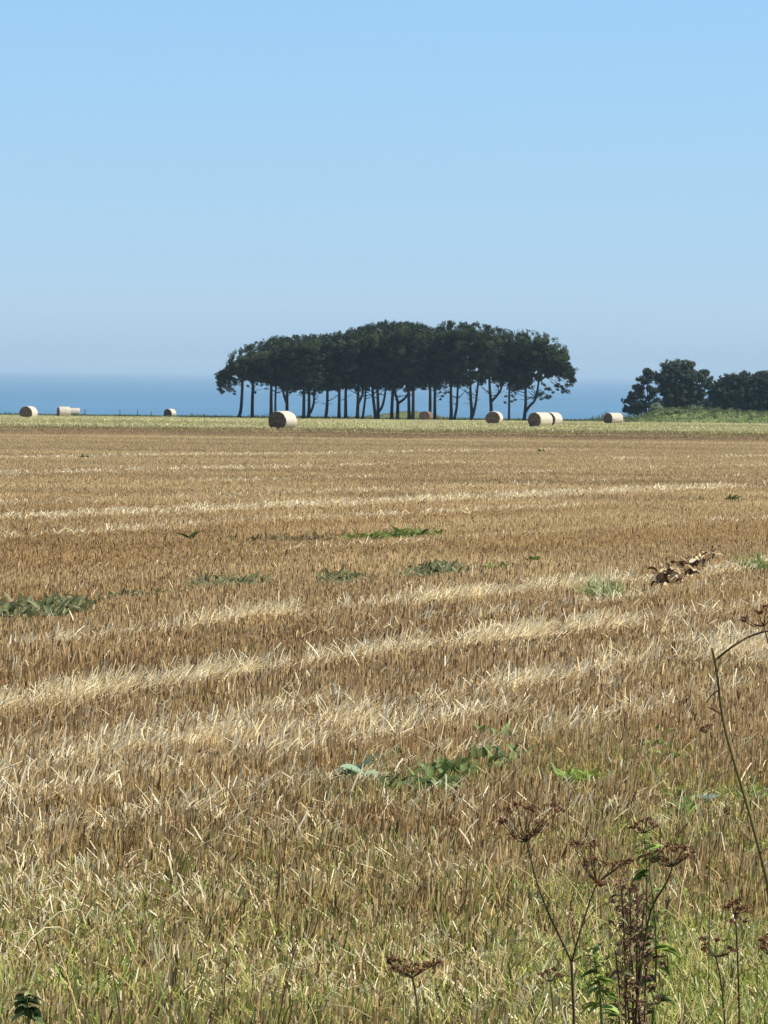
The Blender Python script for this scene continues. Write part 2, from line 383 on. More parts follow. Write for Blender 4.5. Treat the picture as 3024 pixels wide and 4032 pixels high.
# trunk stems: list of polylines in photo pixels (x, y) per tree, first point at the foot; label
TREES = [
 ([[(936,1650),(946,1630),(951,1590),(954,1520),(956,1490),(950,1440)]], 515, "leftmost pine of the grove, curved foot and thin foliage trailing low on its left", (-62, 40)),
 ([[(993,1650),(993,1600),(995,1540),(997,1500),(1005,1440)]], 522, "second pine from the left, straight single trunk", (-40, 60)),
 ([[(1068,1650),(1067,1580),(1068,1520),(1072,1420)]], 515, "third pine from the left, trunk rising just left of the largest bale", (-55, 55)),
 ([[(1085,1650),(1084,1580),(1086,1530),(1090,1420)]], 533, "thin pine trunk directly behind the left half of the largest bale", (-60, 50)),
 ([[(1130,1650),(1130,1590),(1130,1540),(1135,1420)], [(1130,1590),(1119,1560),(1112,1530),(1108,1470)]], 518, "pine forking to the left just above the largest bale", (-60, 55)),
 ([[(1196,1650),(1196,1600),(1197,1540),(1195,1420)]], 514, "straight pine standing just right of the largest bale", (-55, 50)),
 ([[(1214,1650),(1217,1610),(1217,1560),(1213,1480)], [(1215,1635),(1226,1618),(1236,1590),(1237,1545),(1245,1450)]], 522, "pine with two stems parting near the ground, right of the largest bale", (-40, 60)),
 ([[(1279,1650),(1286,1625),(1289,1580),(1289,1540),(1295,1430)]], 518, "single pine with a foot bent left, sixth gap right of the largest bale", (-60, 60)),
 ([[(1335,1650),(1335,1600),(1336,1540),(1335,1420)]], 516, "left one of two parallel straight pines near the middle of the grove", (-60, 50)),
 ([[(1361,1650),(1361,1600),(1361,1540),(1365,1420)]], 521, "right one of two parallel straight pines near the middle of the grove", (-50, 60)),
 ([[(1406,1650),(1409,1600),(1410,1560),(1410,1530),(1405,1420)], [(1410,1590),(1420,1570),(1428,1555),(1432,1520)]], 517, "pine leaning slightly right with a short side limb, left of its leaning neighbour", (-60, 55)),
 ([[(1426,1650),(1433,1610),(1438,1570),(1440,1530),(1446,1410)]], 524, "slender pine leaning right beside another leaning trunk", (-45, 60)),
 ([[(1481,1650),(1473,1600),(1468,1550),(1466,1520),(1462,1400)]], 531, "pine leaning left whose foot touches a forked neighbour", (-60, 50)),
 ([[(1489,1650),(1489,1610),(1488,1570),(1486,1530),(1490,1410)], [(1490,1622),(1504,1605),(1511,1580),(1516,1555),(1524,1480)]], 517, "pine with a strong right arm leaving the trunk low, centre of the grove", (-45, 65)),
 ([[(1542,1650),(1543,1600),(1546,1550),(1548,1520),(1550,1410)]], 520, "straight pine just right of the low-forked centre pine", (-60, 55)),
 ([[(1565,1650),(1566,1610),(1567,1585),(1560,1560),(1552,1535),(1545,1450)], [(1567,1588),(1583,1578),(1598,1565),(1610,1545),(1625,1470)]], 528, "pine splitting into a wide Y at half the bare height", (-55, 60)),
 ([[(1612,1652),(1610,1600),(1609,1545),(1608,1410)]], 515, "left one of a close pair of straight trunks left of the brown bale", (-60, 55)),
 ([[(1626,1652),(1627,1600),(1627,1545),(1635,1410)]], 519, "right one of a close pair of straight trunks left of the brown bale", (-45, 65)),
 ([[(1693,1652),(1694,1600),(1694,1540),(1690,1410)]], 522, "pine rising from behind the brown bale", (-60, 55)),
 ([[(1712,1652),(1712,1600),(1712,1540),(1720,1410)]], 526, "pine just right of the brown bale with small leafy twigs on its right", (-50, 65)),
 ([[(1776,1652),(1777,1610),(1775,1580),(1776,1530),(1770,1410)], [(1786,1652),(1797,1615),(1800,1585),(1802,1530),(1810,1420)]], 515, "thick double-stemmed pine right of the brown bale", (-60, 60)),
 ([[(1856,1652),(1858,1620),(1854,1580),(1852,1530),(1850,1420)], [(1861,1640),(1871,1600),(1876,1570),(1880,1530),(1890,1420)]], 513, "narrow V-shaped pine midway between the brown bale and the forked pine", (-60, 60)),
 ([[(1934,1652),(1934,1600),(1931,1560),(1928,1530),(1925,1420)], [(1935,1580),(1950,1565),(1964,1548),(1975,1530),(1990,1450)]], 516, "pine above a round bale, trunk forking into a right limb", (-60, 60)),
 ([[(2004,1655),(2005,1600),(2005,1550),(2008,1440)]], 528, "thin straight pine with sparse twigs, second trunk from the right", (-55, 60)),
 ([[(2063,1656),(2067,1625),(2070,1590),(2070,1545),(2065,1440)], [(2069,1622),(2085,1598),(2104,1582),(2113,1558),(2116,1535),(2130,1450)]], 515, "rightmost pine of the grove with a sweeping curved right limb", (-60, 140)),
]
NEEDLE = np.array([.036, .050, .030])
def clump_cloud(px, dx0, dx1, d, n):
    """clump centres of one crown, between the grove's lower and upper outline"""
    xs = rng.uniform(px + dx0, px + dx1, n * 3)
    xs = xs[(xs > 846) & (xs < 2256)]
    ty = np.interp(xs, TOPX, TOPY); by = np.interp(xs, BOTX, BOTY)
    t = rng.uniform(0, 1, len(xs)) ** .8
    halfw = np.where(xs > px, dx1, -dx0)
    ex = np.abs(xs - px) / np.maximum(halfw, 1)
    # round the crown: drop clumps in the outer corners
    lim = np.sqrt(np.clip(1 - (ex * .92) ** 2, 0, 1))
    y = by - 14 + (ty + 38 + (1 - lim) * 46 - by + 14) * t + rng.normal(0, 9, len(xs))
    s = d / F
    return xs, y, s
for stems, d, label, (e0, e1) in TREES:
    fx, fy = stems[0][0]
    base = at(fx, fy, d); base[2] = float(zg(base[0], d))
    root = empty("pine_tree", base, label, "pine tree", "pines of the grove before the sea")
    tr = MB(); rr = random.Random(int(fx))
    dy = lambda y: (1650 - y) / 400.0 * rr.uniform(-1.2, 1.2)
    for si, st in enumerate(stems):
        pts = []
        for k, (x, y) in enumerate(st):
            q = at(x, y, d + (0 if (k == 0 or si) else rr.uniform(-.25, .25)))
            if k == 0 and si == 0 or y >= 1650: q[2] = float(zg(q[0], q[1])) - .15
            pts.append(q - base)
        # densify for smooth bends
        pts = np.array(pts); tt = np.linspace(0, len(pts) - 1, len(pts) * 3)
        pts = np.stack([np.interp(tt, np.arange(len(pts)), pts[:, j]) for j in range(3)], 1)
        for _ in range(2): pts[1:-1] = (pts[:-2] + 2 * pts[1:-1] + pts[2:]) / 4
        r0 = .25 if len(stems) == 1 or si == 0 else .2
        if label.startswith("thin") or label.startswith("slender"): r0 = .18
        rad = np.linspace(r0, r0 * .6, len(pts)); rad[:2] *= [1.35, 1.12] if si == 0 else [1, 1]
        tr.tube(pts, rad, 9)
        top = pts[-1]
        for _ in range(5):          # limbs inside the crown
            k = rr.randrange(len(pts) // 2, len(pts)); a = rr.uniform(0, 6.28); l = rr.uniform(1.2, 2.6)
            e = pts[k] + np.array([math.cos(a) * l, math.sin(a) * l, rr.uniform(.3, 1.6)])
            mid = (pts[k] + e) / 2 + np.array([0, 0, -.15])
            tr.tube([pts[k], mid, e], [.07, .05, .02], 5)
        if rr.random() < .7:        # dead low twigs under the crown
            for _ in range(3):
                k = int(len(pts) * rr.uniform(.42, .62)); a = rr.choice([0, 3.14]) + rr.uniform(-.6, .6); l = rr.uniform(.5, 1.3)
                tr.tube([pts[k], pts[k] + np.array([math.cos(a)*l*.6, math.sin(a)*l*.6, .15]), pts[k] + np.array([math.cos(a)*l, math.sin(a)*l, rr.uniform(-.1, .5)])], [.035, .025, .012], 4)
    tr.build("trunk", M['bark'], root)
    px = stems[0][-1][0] if len(stems) == 1 else (stems[0][-1][0] + stems[1][-1][0]) / 2
    lift = random.uniform(-7, 10)
    n = 150 if e1 - e0 < 130 else 320
    xs, ys, s = clump_cloud(px, e0 - 24, e1 + 24, d, n)
    xs, ys = xs[:n * 2], ys[:n * 2]
    depth = rng.uniform(-1, 1, len(xs)) * 2.9
    cen = np.stack([at(x, y, d + q) for x, y, q in zip(xs, ys, depth)]) - base
    rad = rng.uniform(.35, .62, len(xs))
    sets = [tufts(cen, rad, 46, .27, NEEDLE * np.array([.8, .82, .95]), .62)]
    # rounded foliage heads that make the uneven outline
    hx = rng.uniform(px + e0 - 6, px + e1 + 6, 30 if e1 - e0 < 130 else 80); hx = hx[(hx > 858) & (hx < 2246)]
    hy = np.interp(hx, TOPX, TOPY) + 25 + lift +  rng.uniform(-20, 14, len(hx)) + np.abs(rng.normal(0, 34, len(hx)))
    hc = np.stack([at(x, y, d + q) for x, y, q in zip(hx, hy, rng.uniform(-3.1, 1.5, len(hx)))]) - base
    sets.append(tufts(hc, rng.uniform(.4, .8, len(hx)), 120, .24, NEEDLE * np.array([1.75, 1.65, 1.35]), .85, .45))  # lighter needle colour on the heads stands in for sunlit tops
    # spiky leaders along the top outline
    tx = rng.uniform(px + e0, px + e1, 22); tx = tx[(tx > 850) & (tx < 2250)]
    ty = np.interp(tx, TOPX, TOPY) + lift + rng.uniform(-7, 16, len(tx))
    cen = np.stack([at(x, y, d + q) for x, y, q in zip(tx, ty, rng.uniform(-2, 2, len(tx)))]) - base
    sets.append(tufts(cen, rng.uniform(.22, .42, len(tx)), 34, .22, NEEDLE, 1.25))
    extra = []
    if fx == 936: extra = [(862,1478),(858,1488),(880,1462),(900,1492),(884,1510),(892,1528),(905,1505),(920,1500),(875,1540),(868,1536),(915,1535),(928,1512)]
    if fx == 993: extra = [(1012,1512),(1030,1516),(1050,1530),(975,1520),(1004,1545)]
    if fx == 1712: extra = [(1730,1545),(1742,1560),(1752,1548),(1735,1572),(1728,1530)]
    if fx == 2004: extra = [(1988,1585),(2020,1560),(2032,1548),(1992,1560),(2028,1575),(2016,1580)]
    if fx == 2063: extra = [(2240,1515),(2232,1538),(2215,1530),(2225,1542),(2190,1520),(2178,1545),(2165,1560),(2150,1565),(2130,1572),(2128,1552),(2200,1512),(2160,1535),(2250,1470),(2256,1458),(2240,1482)]
    if extra:
        cen = np.stack([at(x, y, d + rng.uniform(-1, 1)) for x, y in extra]) - base
        sets.append(tufts(cen, rng.uniform(.22, .4, len(extra)), 34, .22, NEEDLE, .7))
        jc = np.repeat(cen, 3, 0) + rng.normal(0, .4, (len(cen) * 3, 3)) + np.array([-.3 if fx == 2063 else .3, 0, .3])
        if fx in (2063, 936): sets.append(tufts(jc, rng.uniform(.2, .42, len(jc)), 32, .22, NEEDLE * 1.2, .7))
        lm = MB()
        for q in cen:
            tow = np.sign((at(px, 1500, d) - base)[0] - q[0]); anchor = q + np.array([tow * random.uniform(.9, 1.9), random.uniform(-.5, .5), random.uniform(.5, 1.3)])
            if fx in (1712, 2004, 993): anchor = np.array([0, 0, max(1.5, q[2] - .3)])
            midp = anchor * .45 + q * .55 + np.array([0, random.uniform(-.1, .1), random.uniform(-.15, .25)])
            lm.tube([anchor, midp, q], [.04, .025, .012], 4)
        lm.tube([cen.min(0) * .5 + cen.max(0) * .5, cen.max(0)], [.01, .01], 3) if 0 else None
        lm.build("low_limbs", M['bark'], root)
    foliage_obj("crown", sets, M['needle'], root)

# bushes and bank on the right -------------------------------------------------
def bush(name, label, cat, d, blobs, foot, colr, per=70, size=.24, limbs=True, dens=1., mat='needle', flat=.8, group=None, trunk_r=.16):
    base = at(foot[0], foot[1], d); base[2] = float(zg(base[0], d)) - .05
    root = empty(name, base, label, cat, group)
    sets = []; tb = MB(); rr = random.Random(int(foot[0]))
    for (x, y, r) in blobs:
        c = at(x, y, d) - base; R = r * d / F
        R *= 1.2; n = max(4, int(34 * dens * max(.35, R) ** 1.6))
        u = rand_unit(n) * (rng.uniform(.15, 1, (n, 1)) ** .5) * R; u[:, 2] *= flat
        u[:, 1] *= 1.15
        cen = c + u; rad = rng.uniform(.22, .52, n)
        sets.append(tufts(cen, rad, per, size, colr, .75, .35))
        nl_ = 13; ul = rand_unit(nl_); ul[:, 2] = np.abs(ul[:, 2]) * .9 + .1
        sets.append(tufts(c + ul * R * rng.uniform(1.0, 1.45, (nl_, 1)) * np.array([1, 1, flat + .1]), rng.uniform(.14, .3, nl_), 26, size, colr * 1.3, 1.1, .3))
        if limbs:
            tp = np.array([0, 0, -.2]); q1 = c * .45 + np.array([0, rr.uniform(-.4, .4), -.1]) ; 
            tb.tube([tp, q1, c * .8, c], [trunk_r * .7, trunk_r * .5, .05, .03], 6)
    if limbs:
        tb.tube([(0, 0, -.3), (0.05, 0, .4), (.1, .05, 1.2)], [trunk_r * 1.5, trunk_r * 1.2, trunk_r], 8)
        tb.build("trunk", M['bark'], root)
    foliage_obj("foliage", sets, M[mat], root)
    return root
DARK = np.array([.050, .068, .050]); MIDG = np.array([.085, .108, .075])
Zx = lambda x: 2440 + x * .352; Zy = lambda y: 1400 + y * .352
def bl(l): return [(Zx(a), Zy(b), c * .352) for a, b, c in l]
bush("windswept_tree", "dark open windswept tree with bare limbs showing, left of the dense bush", "tree", 517,
     bl([(300,190,28),(335,225,34),(250,280,42),(310,285,30),(190,360,22),(235,375,30),(170,450,42),(240,440,30),(100,520,45),(170,560,60),(250,560,50),(120,610,45),(220,610,50),(300,570,40),(70,625,22),(375,440,26),(400,400,24),(330,480,22),(420,520,26),(440,580,34),(330,370,20)]), (Zx(330), Zy(650)), DARK * .85, dens=.62, trunk_r=.13)
bush("dense_tree", "tall dense grey-green tree with spiky crown, tallest one right of the pine grove", "tree", 521,
     bl([(560,150,70),(640,110,38),(760,140,60),(790,95,24),(680,200,95),(540,260,90),(450,260,55),(640,330,100),(780,250,80),(900,240,55),(950,200,28),(960,300,52),(990,340,34),(820,370,80),(560,420,95),(690,470,100),(830,480,80),(900,440,45),(600,540,85),(750,560,80),(480,380,40),(520,560,60),(880,560,55),(960,545,45)]), (Zx(660), Zy(640)), MIDG, dens=1.25)
bush("dark_tree", "broad dark green tree cut off by the right edge of the picture", "tree", 515,
     bl([(1100,360,55),(1060,440,50),(1180,300,60),(1235,260,32),(1290,290,60),(1390,240,40),(1400,300,70),(1500,300,70),(1560,270,50),(1610,220,30),(1640,280,70),(1200,430,110),(1330,410,110),(1470,420,110),(1600,410,110),(1100,520,80),(1220,560,100),(1380,560,110),(1520,550,110),(1650,540,110),(1760,320,110),(1780,500,130),(1880,420,110),(1300,620,60),(1450,610,60),(1600,600,60),(1060,600,40)]), (Zx(1400), Zy(660)), DARK * 1.15, dens=1.2)
bush("pale_shrub", "small pale silvery green shrub at the foot of the windswept tree", "shrub", 500,
     bl([(400,600,34),(440,635,38),(370,630,30),(415,570,20)]), (Zx(410), Zy(690)), np.array([.22, .29, .19]), dens=2.2, mat='leaf', limbs=False, size=.16)
bush("bright_shrub", "little yellow-green shrub on the bank in front of the dense tree", "shrub", 498,
     bl([(835,590,22),(850,610,20),(905,605,18)]), (Zx(840), Zy(640)), np.array([.16, .22, .10]), dens=2.2, mat='leaf', limbs=False, size=.15)

def bank_scrub():
    n = 260; x = rng.uniform(30.5, 62, n); y = rng.uniform(483, 500, n); r = rng.uniform(.2, .6, n)
    cen = np.stack([x, y, zg(x, y) + r * .3], 1)
    cols = np.array([(.11, .15, .055), (.17, .20, .08), (.24, .26, .12), (.075, .11, .04)])[rng.integers(0, 4, n)]
    vs, cc = [], []
    for i in range(n):
        a, b = tufts(cen[i:i+1], r[i:i+1], 60, .16, cols[i], .7); vs.append(a); cc.append(b)
    v = np.concatenate(vs); o = quadmesh("bank_scrub", v, np.arange(len(v)).reshape(-1, 4), np.concatenate(cc), M['leaf'])
    tag(o, "rough green scrub covering the bank at right", "scrub", kind="stuff")
bank_scrub()
# fence posts at the far left edge --------------------------------------------
for i, (px, h, lab) in enumerate([(335, .95, "leftmost weathered fence post at the field edge, nearest the pale pair of bales"), (472, .85, "second weathered fence post from the left before the sea"),
                     (542, .9, "third weathered fence post from the left before the sea"), (597, .75, "short weathered fence post nearest the smallest bale")]):
    d = 604.; x = (ray(px, 1640) * d)[0]; z = float(zg(x, d))
    pb = MB(); pb.tube([(0, 0, -.3), (0.01, 0, h * .6), (.02, 0, h + .25)], [.085, .08, .07], 8); pb.smooth = False
    o = pb.build("fence_post", M['post']); o.location = (x, d, z); o.rotation_euler = (0, .03 * (i - 1), i)
    tag(o, lab, "fence post", "fence posts along the far field edge")

# ------------------------------------------------------------------ blades
def blades(name, base, h, w, yaw, lean, leandir, cols, mat, curl=None, label=None, cat=None, tip=.35):
    n = len(base)
    sx = np.cos(yaw); sy = np.sin(yaw)
    lv = np.stack([np.cos(leandir) * lean, np.sin(leandir) * lean], 1)    # horizontal run per unit length
    up = np.sqrt(np.clip(1 - lean ** 2, .02, 1))
    cu = np.zeros(n) if curl is None else curl
    V_ = np.empty((n, 6, 3), np.float32)
    for j, (t, wf) in enumerate(((-.04, 1.), (.55, .5 + .5 * tip + .03), (1., tip))):
        k = t + cu * t * t
        cx = base[:, 0] + lv[:, 0] * h * k; cy = base[:, 1] + lv[:, 1] * h * k
        cz = base[:, 2] + h * up * (t - cu * .45 * max(t, 0) ** 3)
        for s_, c in ((-.5, 0), (.5, 1)):
            V_[:, j*2+c, 0] = cx + s_ * w * wf * sx; V_[:, j*2+c, 1] = cy + s_ * w * wf * sy; V_[:, j*2+c, 2] = cz
    k = np.arange(n)[:, None] * 6
    Q = np.concatenate([k + np.array([[0, 1, 3, 2]]), k + np.array([[2, 3, 5, 4]])], 1).reshape(-1, 4)
    o = quadmesh(name, V_.reshape(-1, 3), Q, np.repeat(cols, 6, 0), mat)
    tag(o, label, cat, kind="stuff"); return o
RD = np.array([.39, .92]); RD = RD / np.linalg.norm(RD)           # direction of the drill rows
RP = np.array([RD[1], -RD[0]])
def crow(x, y): return RP[0] * x + RP[1] * y
ROWS = [(-6.7, .13, .28), (-7.1, .12, .75), (-7.6, .09, .3), (-8.75, .13, 1.), (-8.2, .08, .1), (-11.0, .14, 1.), (-9.9, .10, .25), (-6.1, .14, .18), (-23.7, .5, .8), (-27.5, .5, .14), (-33, .7, .16), (-16.2, .25, .12), (-20.8, .4, .2), (-40, .9, .3), (-52, 1.2, .3)]
def rowbright(x, y):
    c = crow(x, y) + .24 * (fbm(x * .35, y * .35, 31) - .5)
    a = RD[0] * x + RD[1] * y
    s = np.zeros_like(c)
    for i, (c0, wd, am) in enumerate(ROWS):
        s = np.maximum(s, am * np.exp(-((c - c0) / wd) ** 2) * sm(.14, .48, vnoise(a * .2, a * 0 + i * 7.3, 41)) * (.16 + .84 * sm(.37, .61, fbm(x * 2.4, y * 1.1, 43))))
    return s
def sample(n, d0, d1, ex, halfw=.135):
    """n points over the wedge the camera could see (with margin), density falling as d**-ex"""
    u = rng.uniform(0, 1, n); e = 2 - ex
    d = (d0 * (d1 / d0) ** u) if abs(e) < 1e-6 else (d0 ** e + u * (d1 ** e - d0 ** e)) ** (1 / e)
    x = rng.uniform(-1, 1, n) * (halfw * d + .8)
    return x, d
def lerp(a, b, t): return np.asarray(a) * (1 - t)[:, None] + np.asarray(b) * t[:, None]
def pick(n, stops, w):
    i = rng.choice(len(stops), n, p=np.array(w) / sum(w)); return np.array(stops)[i]

WEEDS = []
def weedmask(x, d):
    mk = np.ones_like(x)
    for (wx, wy, r) in WEEDS:
        sel = np.abs(d - wy) < r * 5
        if sel.any():
            mk[sel] = np.minimum(mk[sel], .5 + .5 * sm(.7, 1.6, np.hypot((x[sel] - wx) / r, (d[sel] - wy) / (r * 2.2))))
    return mk
# stubble
def make_stubble():
    x1, d1 = sample(190000, 7, 16, 0); x2, d2 = sample(920000, 16, 262, 2)
    x = np.concatenate([x1, x2]); d = np.concatenate([d1, d2]); n = len(x)
    # gather most stalks into drill rows
    c = crow(x, d); sp = .15; snap = np.round(c / sp) * sp + rng.normal(0, .022, n)
    dc = np.where(rng.uniform(0, 1, n) < .62, snap - c, 0) * (d < 60)
    x = x + RP[0] * dc; d = d + RP[1] * dc
    z = zg(x, d)
    big = fbm(x * .16, d * .05, 3); med = fbm(x * .8, d * .45, 4)
    near = sm(17, 11, d)
    h = (.075 + .035 * rng.uniform(-1, 1, n)) * (.6 + .8 * med) * (1 - .12 * near) * weedmask(x, d) * (1 - .42 * sm(18, 45, d))
    w = .0047 * (1 + .2 * sm(14, 20, d)) * rng.uniform(.55, 1.6, n) * np.maximum(1, (d / 16.)) ** .55
    br = rowbright(x, d)
    brown = np.array([.46, .33, .165]); tan = np.array([.67, .51, .265]); grey = np.array([.52, .395, .205]); dark = np.array([.15, .085, .038]); pale = np.array([.74, .60, .36])
    t = sm(.3, .7, big * .6 + med * .4 + rng.normal(0, .13, n))
    cc = lerp(brown, tan, t)
    cc = lerp(cc, dark, (rng.uniform(0, 1, n) < .15 * (1 - .75 * sm(20, 60, d))) * 1.)
    cc = lerp(cc, pale, np.clip(br * .75 + (rng.uniform(0, 1, n) < .07) * .8, 0, 1))
    g = sm(95, 120, d + 25 * (big - .5)) * sm(225, 200, d); cc = lerp(cc, grey, g * .7)
    dk = sm(195, 225, d + 40 * (big - .5)); cc = lerp(cc, np.array([.24, .165, .085]), dk * .8)
    gy = sm(18, 12, d + 5 * (med - .5)) * .4; cc = lerp(cc, np.array([.42, .30, .12]), gy); cc = lerp(cc, np.array([.15, .10, .05]), (rng.uniform(0, 1, n) < .2 * sm(17, 13, d)) * 1.)
    grn = (rng.uniform(0, 1, n) < .24 * sm(14, 10, d + 3 * (med - .5))) * 1.; cc = lerp(cc, np.array([.30, .31, .10]), grn)
    jit = .36 * (1 - .72 * sm(18, 55, d)); cc *= (1 + jit * rng.uniform(-1, 1, n))[:, None]
    # long bands left by the machines, and the flattened brown strips between the straw rows
    lb = fbm(x * .03 + 3.1, np.log(d) * 16, 91); cc *= (1 + .34 * sm(30, 60, d) * (lb - .5) * 2)[:, None]
    strip = sm(.3, .75, fbm(crow(x, d) * .55, (RD[0] * x + RD[1] * d) * .06, 93)) * sm(13, 17, d) * sm(70, 50, d) * (1 - np.clip(br * 1.5, 0, 1))
    cc = lerp(cc, cc * np.array([.82, .755, .67]), strip)
    lean = np.abs(rng.normal(0, .17, n)) + .3 * br + .3 * near * rng.uniform(0, 1, n) ** 2
    ld = np.where(rng.uniform(0, 1, n) < .5, rng.uniform(0, 6.28, n), rng.normal(.4, .6, n))
    blades("stubble", np.stack([x, d, z], 1), h, w, rng.uniform(0, 3.14, n), np.clip(lean, 0, .9), ld, cc, M['straw'], tip=.75,
           label="golden brown cut stubble standing all over the field", cat="stubble")

def make_straw():
    # loose straws dropped in rows by the harvester, plus a thin scatter
    xs, ds = sample(1750000, 7.5, 150, 1.9)
    keep = rng.uniform(0, 1, len(xs)) < np.clip(rowbright(xs, ds) * .95 + .012 * sm(40, 22, ds) + .19 * sm(15.5, 11, ds) * sm(.3, .7, fbm(xs * 1.4, ds * .8, 47)), 0, 1)
    x, d = xs[keep], ds[keep]; n = len(x); rb = rowbright(x, d); z = zg(x, d) + rng.uniform(.0, .03, n) + rng.uniform(0, .07, n) * np.clip(rb * 1.5, 0, 1)
    h = rng.uniform(.05, .15, n) * (1 - .4 * sm(20, 50, d)) * (1 - .3 * sm(15, 11, d)) * weedmask(x, d); w = .0058 * (1 - .25 * sm(15, 11, d)) * rng.uniform(.5, 1.5, n) * np.maximum(1, d / 16.) ** .7
    lean = np.clip(np.where(rng.uniform(0, 1, n) < .55, rng.normal(.8, .14, n), rng.normal(.4, .2, n)), .03, .98)
    ld = rng.normal(.25, .7, n) + np.where(rng.uniform(0, 1, n) < .12 + .4 * sm(15, 12, d), 3.14, 0)
    cc = pick(n, [(.95, .83, .53), (.84, .69, .38), (.97, .89, .64), (.5, .34, .15)], [4, 2.5, 3, 1.6]) * rng.uniform(.8, 1.15, (n, 1))
    blades("loose_straw", np.stack([x, d, z], 1), h, w, rng.uniform(0, 3.14, n), lean, ld, cc, M['straw'], rng.uniform(-.1, .45, n), tip=.7,
           label="pale loose straw lying in long rows across the field", cat="straw")

def make_green():
    xs, ds = sample(540000, 6.5, 24, .6)
    pat = fbm(xs * 1.1, ds * .7, 61)
    pr = np.clip(sm(16 + 1.5 * sm(-.2, .8, xs), 10.6, ds) * 1.1 * sm(.40, .60, pat) + .15 * sm(13.8, 9.5, ds) + .12 * sm(.6, .75, pat), 0, 1) * (1 + .35 * sm(.0, 1., xs))
    keep = rng.uniform(0, 1, len(xs)) < np.clip(pr * 1.4, 0, 1)
    x, d = xs[keep], ds[keep]; n = len(x); z = zg(x, d)
    h = rng.uniform(.035, .11, n) * (1 + .4 * sm(13, 9, d)) * (.35 + .65 * weedmask(x, d)); w = .0056 * rng.uniform(.5, 1.5, n)
    cc = pick(n, [(.21, .30, .05), (.35, .41, .085), (.52, .51, .13), (.80, .69, .27), (.11, .16, .04), (.30, .38, .17)], [2.4, 3, 3, 2.2, 2, .8]) * rng.uniform(.75, 1.2, (n, 1))
    blades("green_grass", np.stack([x, d, z], 1), h, w, rng.uniform(0, 3.14, n), np.clip(rng.normal(.42, .25, n), 0, .95), rng.uniform(0, 6.28, n), cc, M['grass'], rng.uniform(0, 1.1, n),
           label="yellow-green grass growing through the stubble in the foreground", cat="grass")

def make_far():
    n0 = 150000
    d = rng.uniform(246 ** 1.3, 625 ** 1.3, n0) ** (1 / 1.3); x = rng.uniform(-1, 1, n0) * .135 * d
    nz_ = fbm(x * .05, d * .11, 71)
    h = rng.uniform(.05, .14, n0) * (1 + .8 * sm(.5, .75, nz_)); w = rng.uniform(.05, .16, n0)
    cc = lerp(np.array([.36, .335, .155]), np.array([.64, .585, .335]), sm(.3, .7, nz_ + rng.normal(0, .12, n0)))
    low = sm(275, 252, d + 22 * (fbm(x * .06, d * .02, 73) - .5)); cc = lerp(cc, np.array([.26, .20, .09]), low * .8)
    # rank grass at the far edge and on the bank; its dark green also paints the pines' shadow line
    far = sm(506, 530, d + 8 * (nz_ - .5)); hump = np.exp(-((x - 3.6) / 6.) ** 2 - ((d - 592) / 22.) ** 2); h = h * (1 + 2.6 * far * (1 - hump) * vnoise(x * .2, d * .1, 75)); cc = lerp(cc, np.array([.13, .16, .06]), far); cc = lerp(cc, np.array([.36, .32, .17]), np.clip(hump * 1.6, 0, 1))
    bank = sm(30, 34, x) * sm(470, 480, d); h = h * (1 + 1.6 * bank); 
    cc = lerp(cc, lerp(np.array([.075, .11, .032]), np.array([.24, .27, .11]), sm(.35, .7, fbm(x * .3, d * .2, 76) + rng.normal(0, .08, n0))), bank)
    cc *= rng.uniform(.75, 1.25, (n0, 1))
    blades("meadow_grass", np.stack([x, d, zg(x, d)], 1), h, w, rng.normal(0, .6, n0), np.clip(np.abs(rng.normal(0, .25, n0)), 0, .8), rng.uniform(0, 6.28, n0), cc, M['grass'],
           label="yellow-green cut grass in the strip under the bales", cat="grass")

# ------------------------------------------------------------------ weeds
def leaf(mb, base, az, el, ln, wd, droop, c, fold=.25, roll=0.):
    """one broad leaf: 7 stations, three verts across, midrib folded"""
    t = np.linspace(0, 1, 8); prof = np.sin(np.pi * np.clip(t * .93 + .07, 0, 1)) ** .8 * (1 - .25 * t); prof[0] = .12
    hd = np.array([math.cos(az), math.sin(az), 0]); sd_ = np.array([-math.sin(az), math.cos(az), 0])
    ang = el - droop * t; st = ln / 7
    p = np.array(base, float); pts = [p.copy()]
    for a in ang[1:]:
        p = p + st * (hd * math.cos(a) + np.array([0, 0, math.sin(a)])); pts.append(p.copy())
    vs = []
    for q, a, pr in zip(pts, ang, prof):
        nrm = -hd * math.sin(a) + np.array([0, 0, math.cos(a)])
        s = sd_ * math.cos(roll) + nrm * math.sin(roll)
        vs += [q - s * pr * wd / 2 + nrm * pr * wd * fold, q, q + s * pr * wd / 2 + nrm * pr * wd * fold]
    f = []
    for i in range(7): f += [(i*3, i*3+1, i*3+4, i*3+3), (i*3+1, i*3+2, i*3+5, i*3+4)]
    mb.add(vs, f, c)
def rosette(mb, c, n, ln, wd, cols, el=(.2, 1.2), spread=0.):
    for _ in range(n):
        cc = np.array(random.choice(cols)) * random.uniform(.8, 1.2)
        b_ = np.array(c) + np.array([random.uniform(-spread, spread), random.uniform(-spread, spread), 0]); 
        if spread: b_[2] = float(zg(b_[0], b_[1]))
        leaf(mb, b_, random.uniform(0, 6.28), random.uniform(*el), ln * random.uniform(.55, 1.15), wd * random.uniform(.7, 1.2), random.uniform(.3, 1.4), cc, .2, random.uniform(-.5, .5))
GRN = [(.13, .19, .045), (.19, .26, .065), (.10, .15, .04), (.25, .31, .10)]
GREY = [(.17, .195, .095), (.22, .24, .13), (.13, .155, .08), (.30, .31, .18)]
BRI = [(.22, .32, .06), (.32, .43, .11), (.17, .26, .055)]
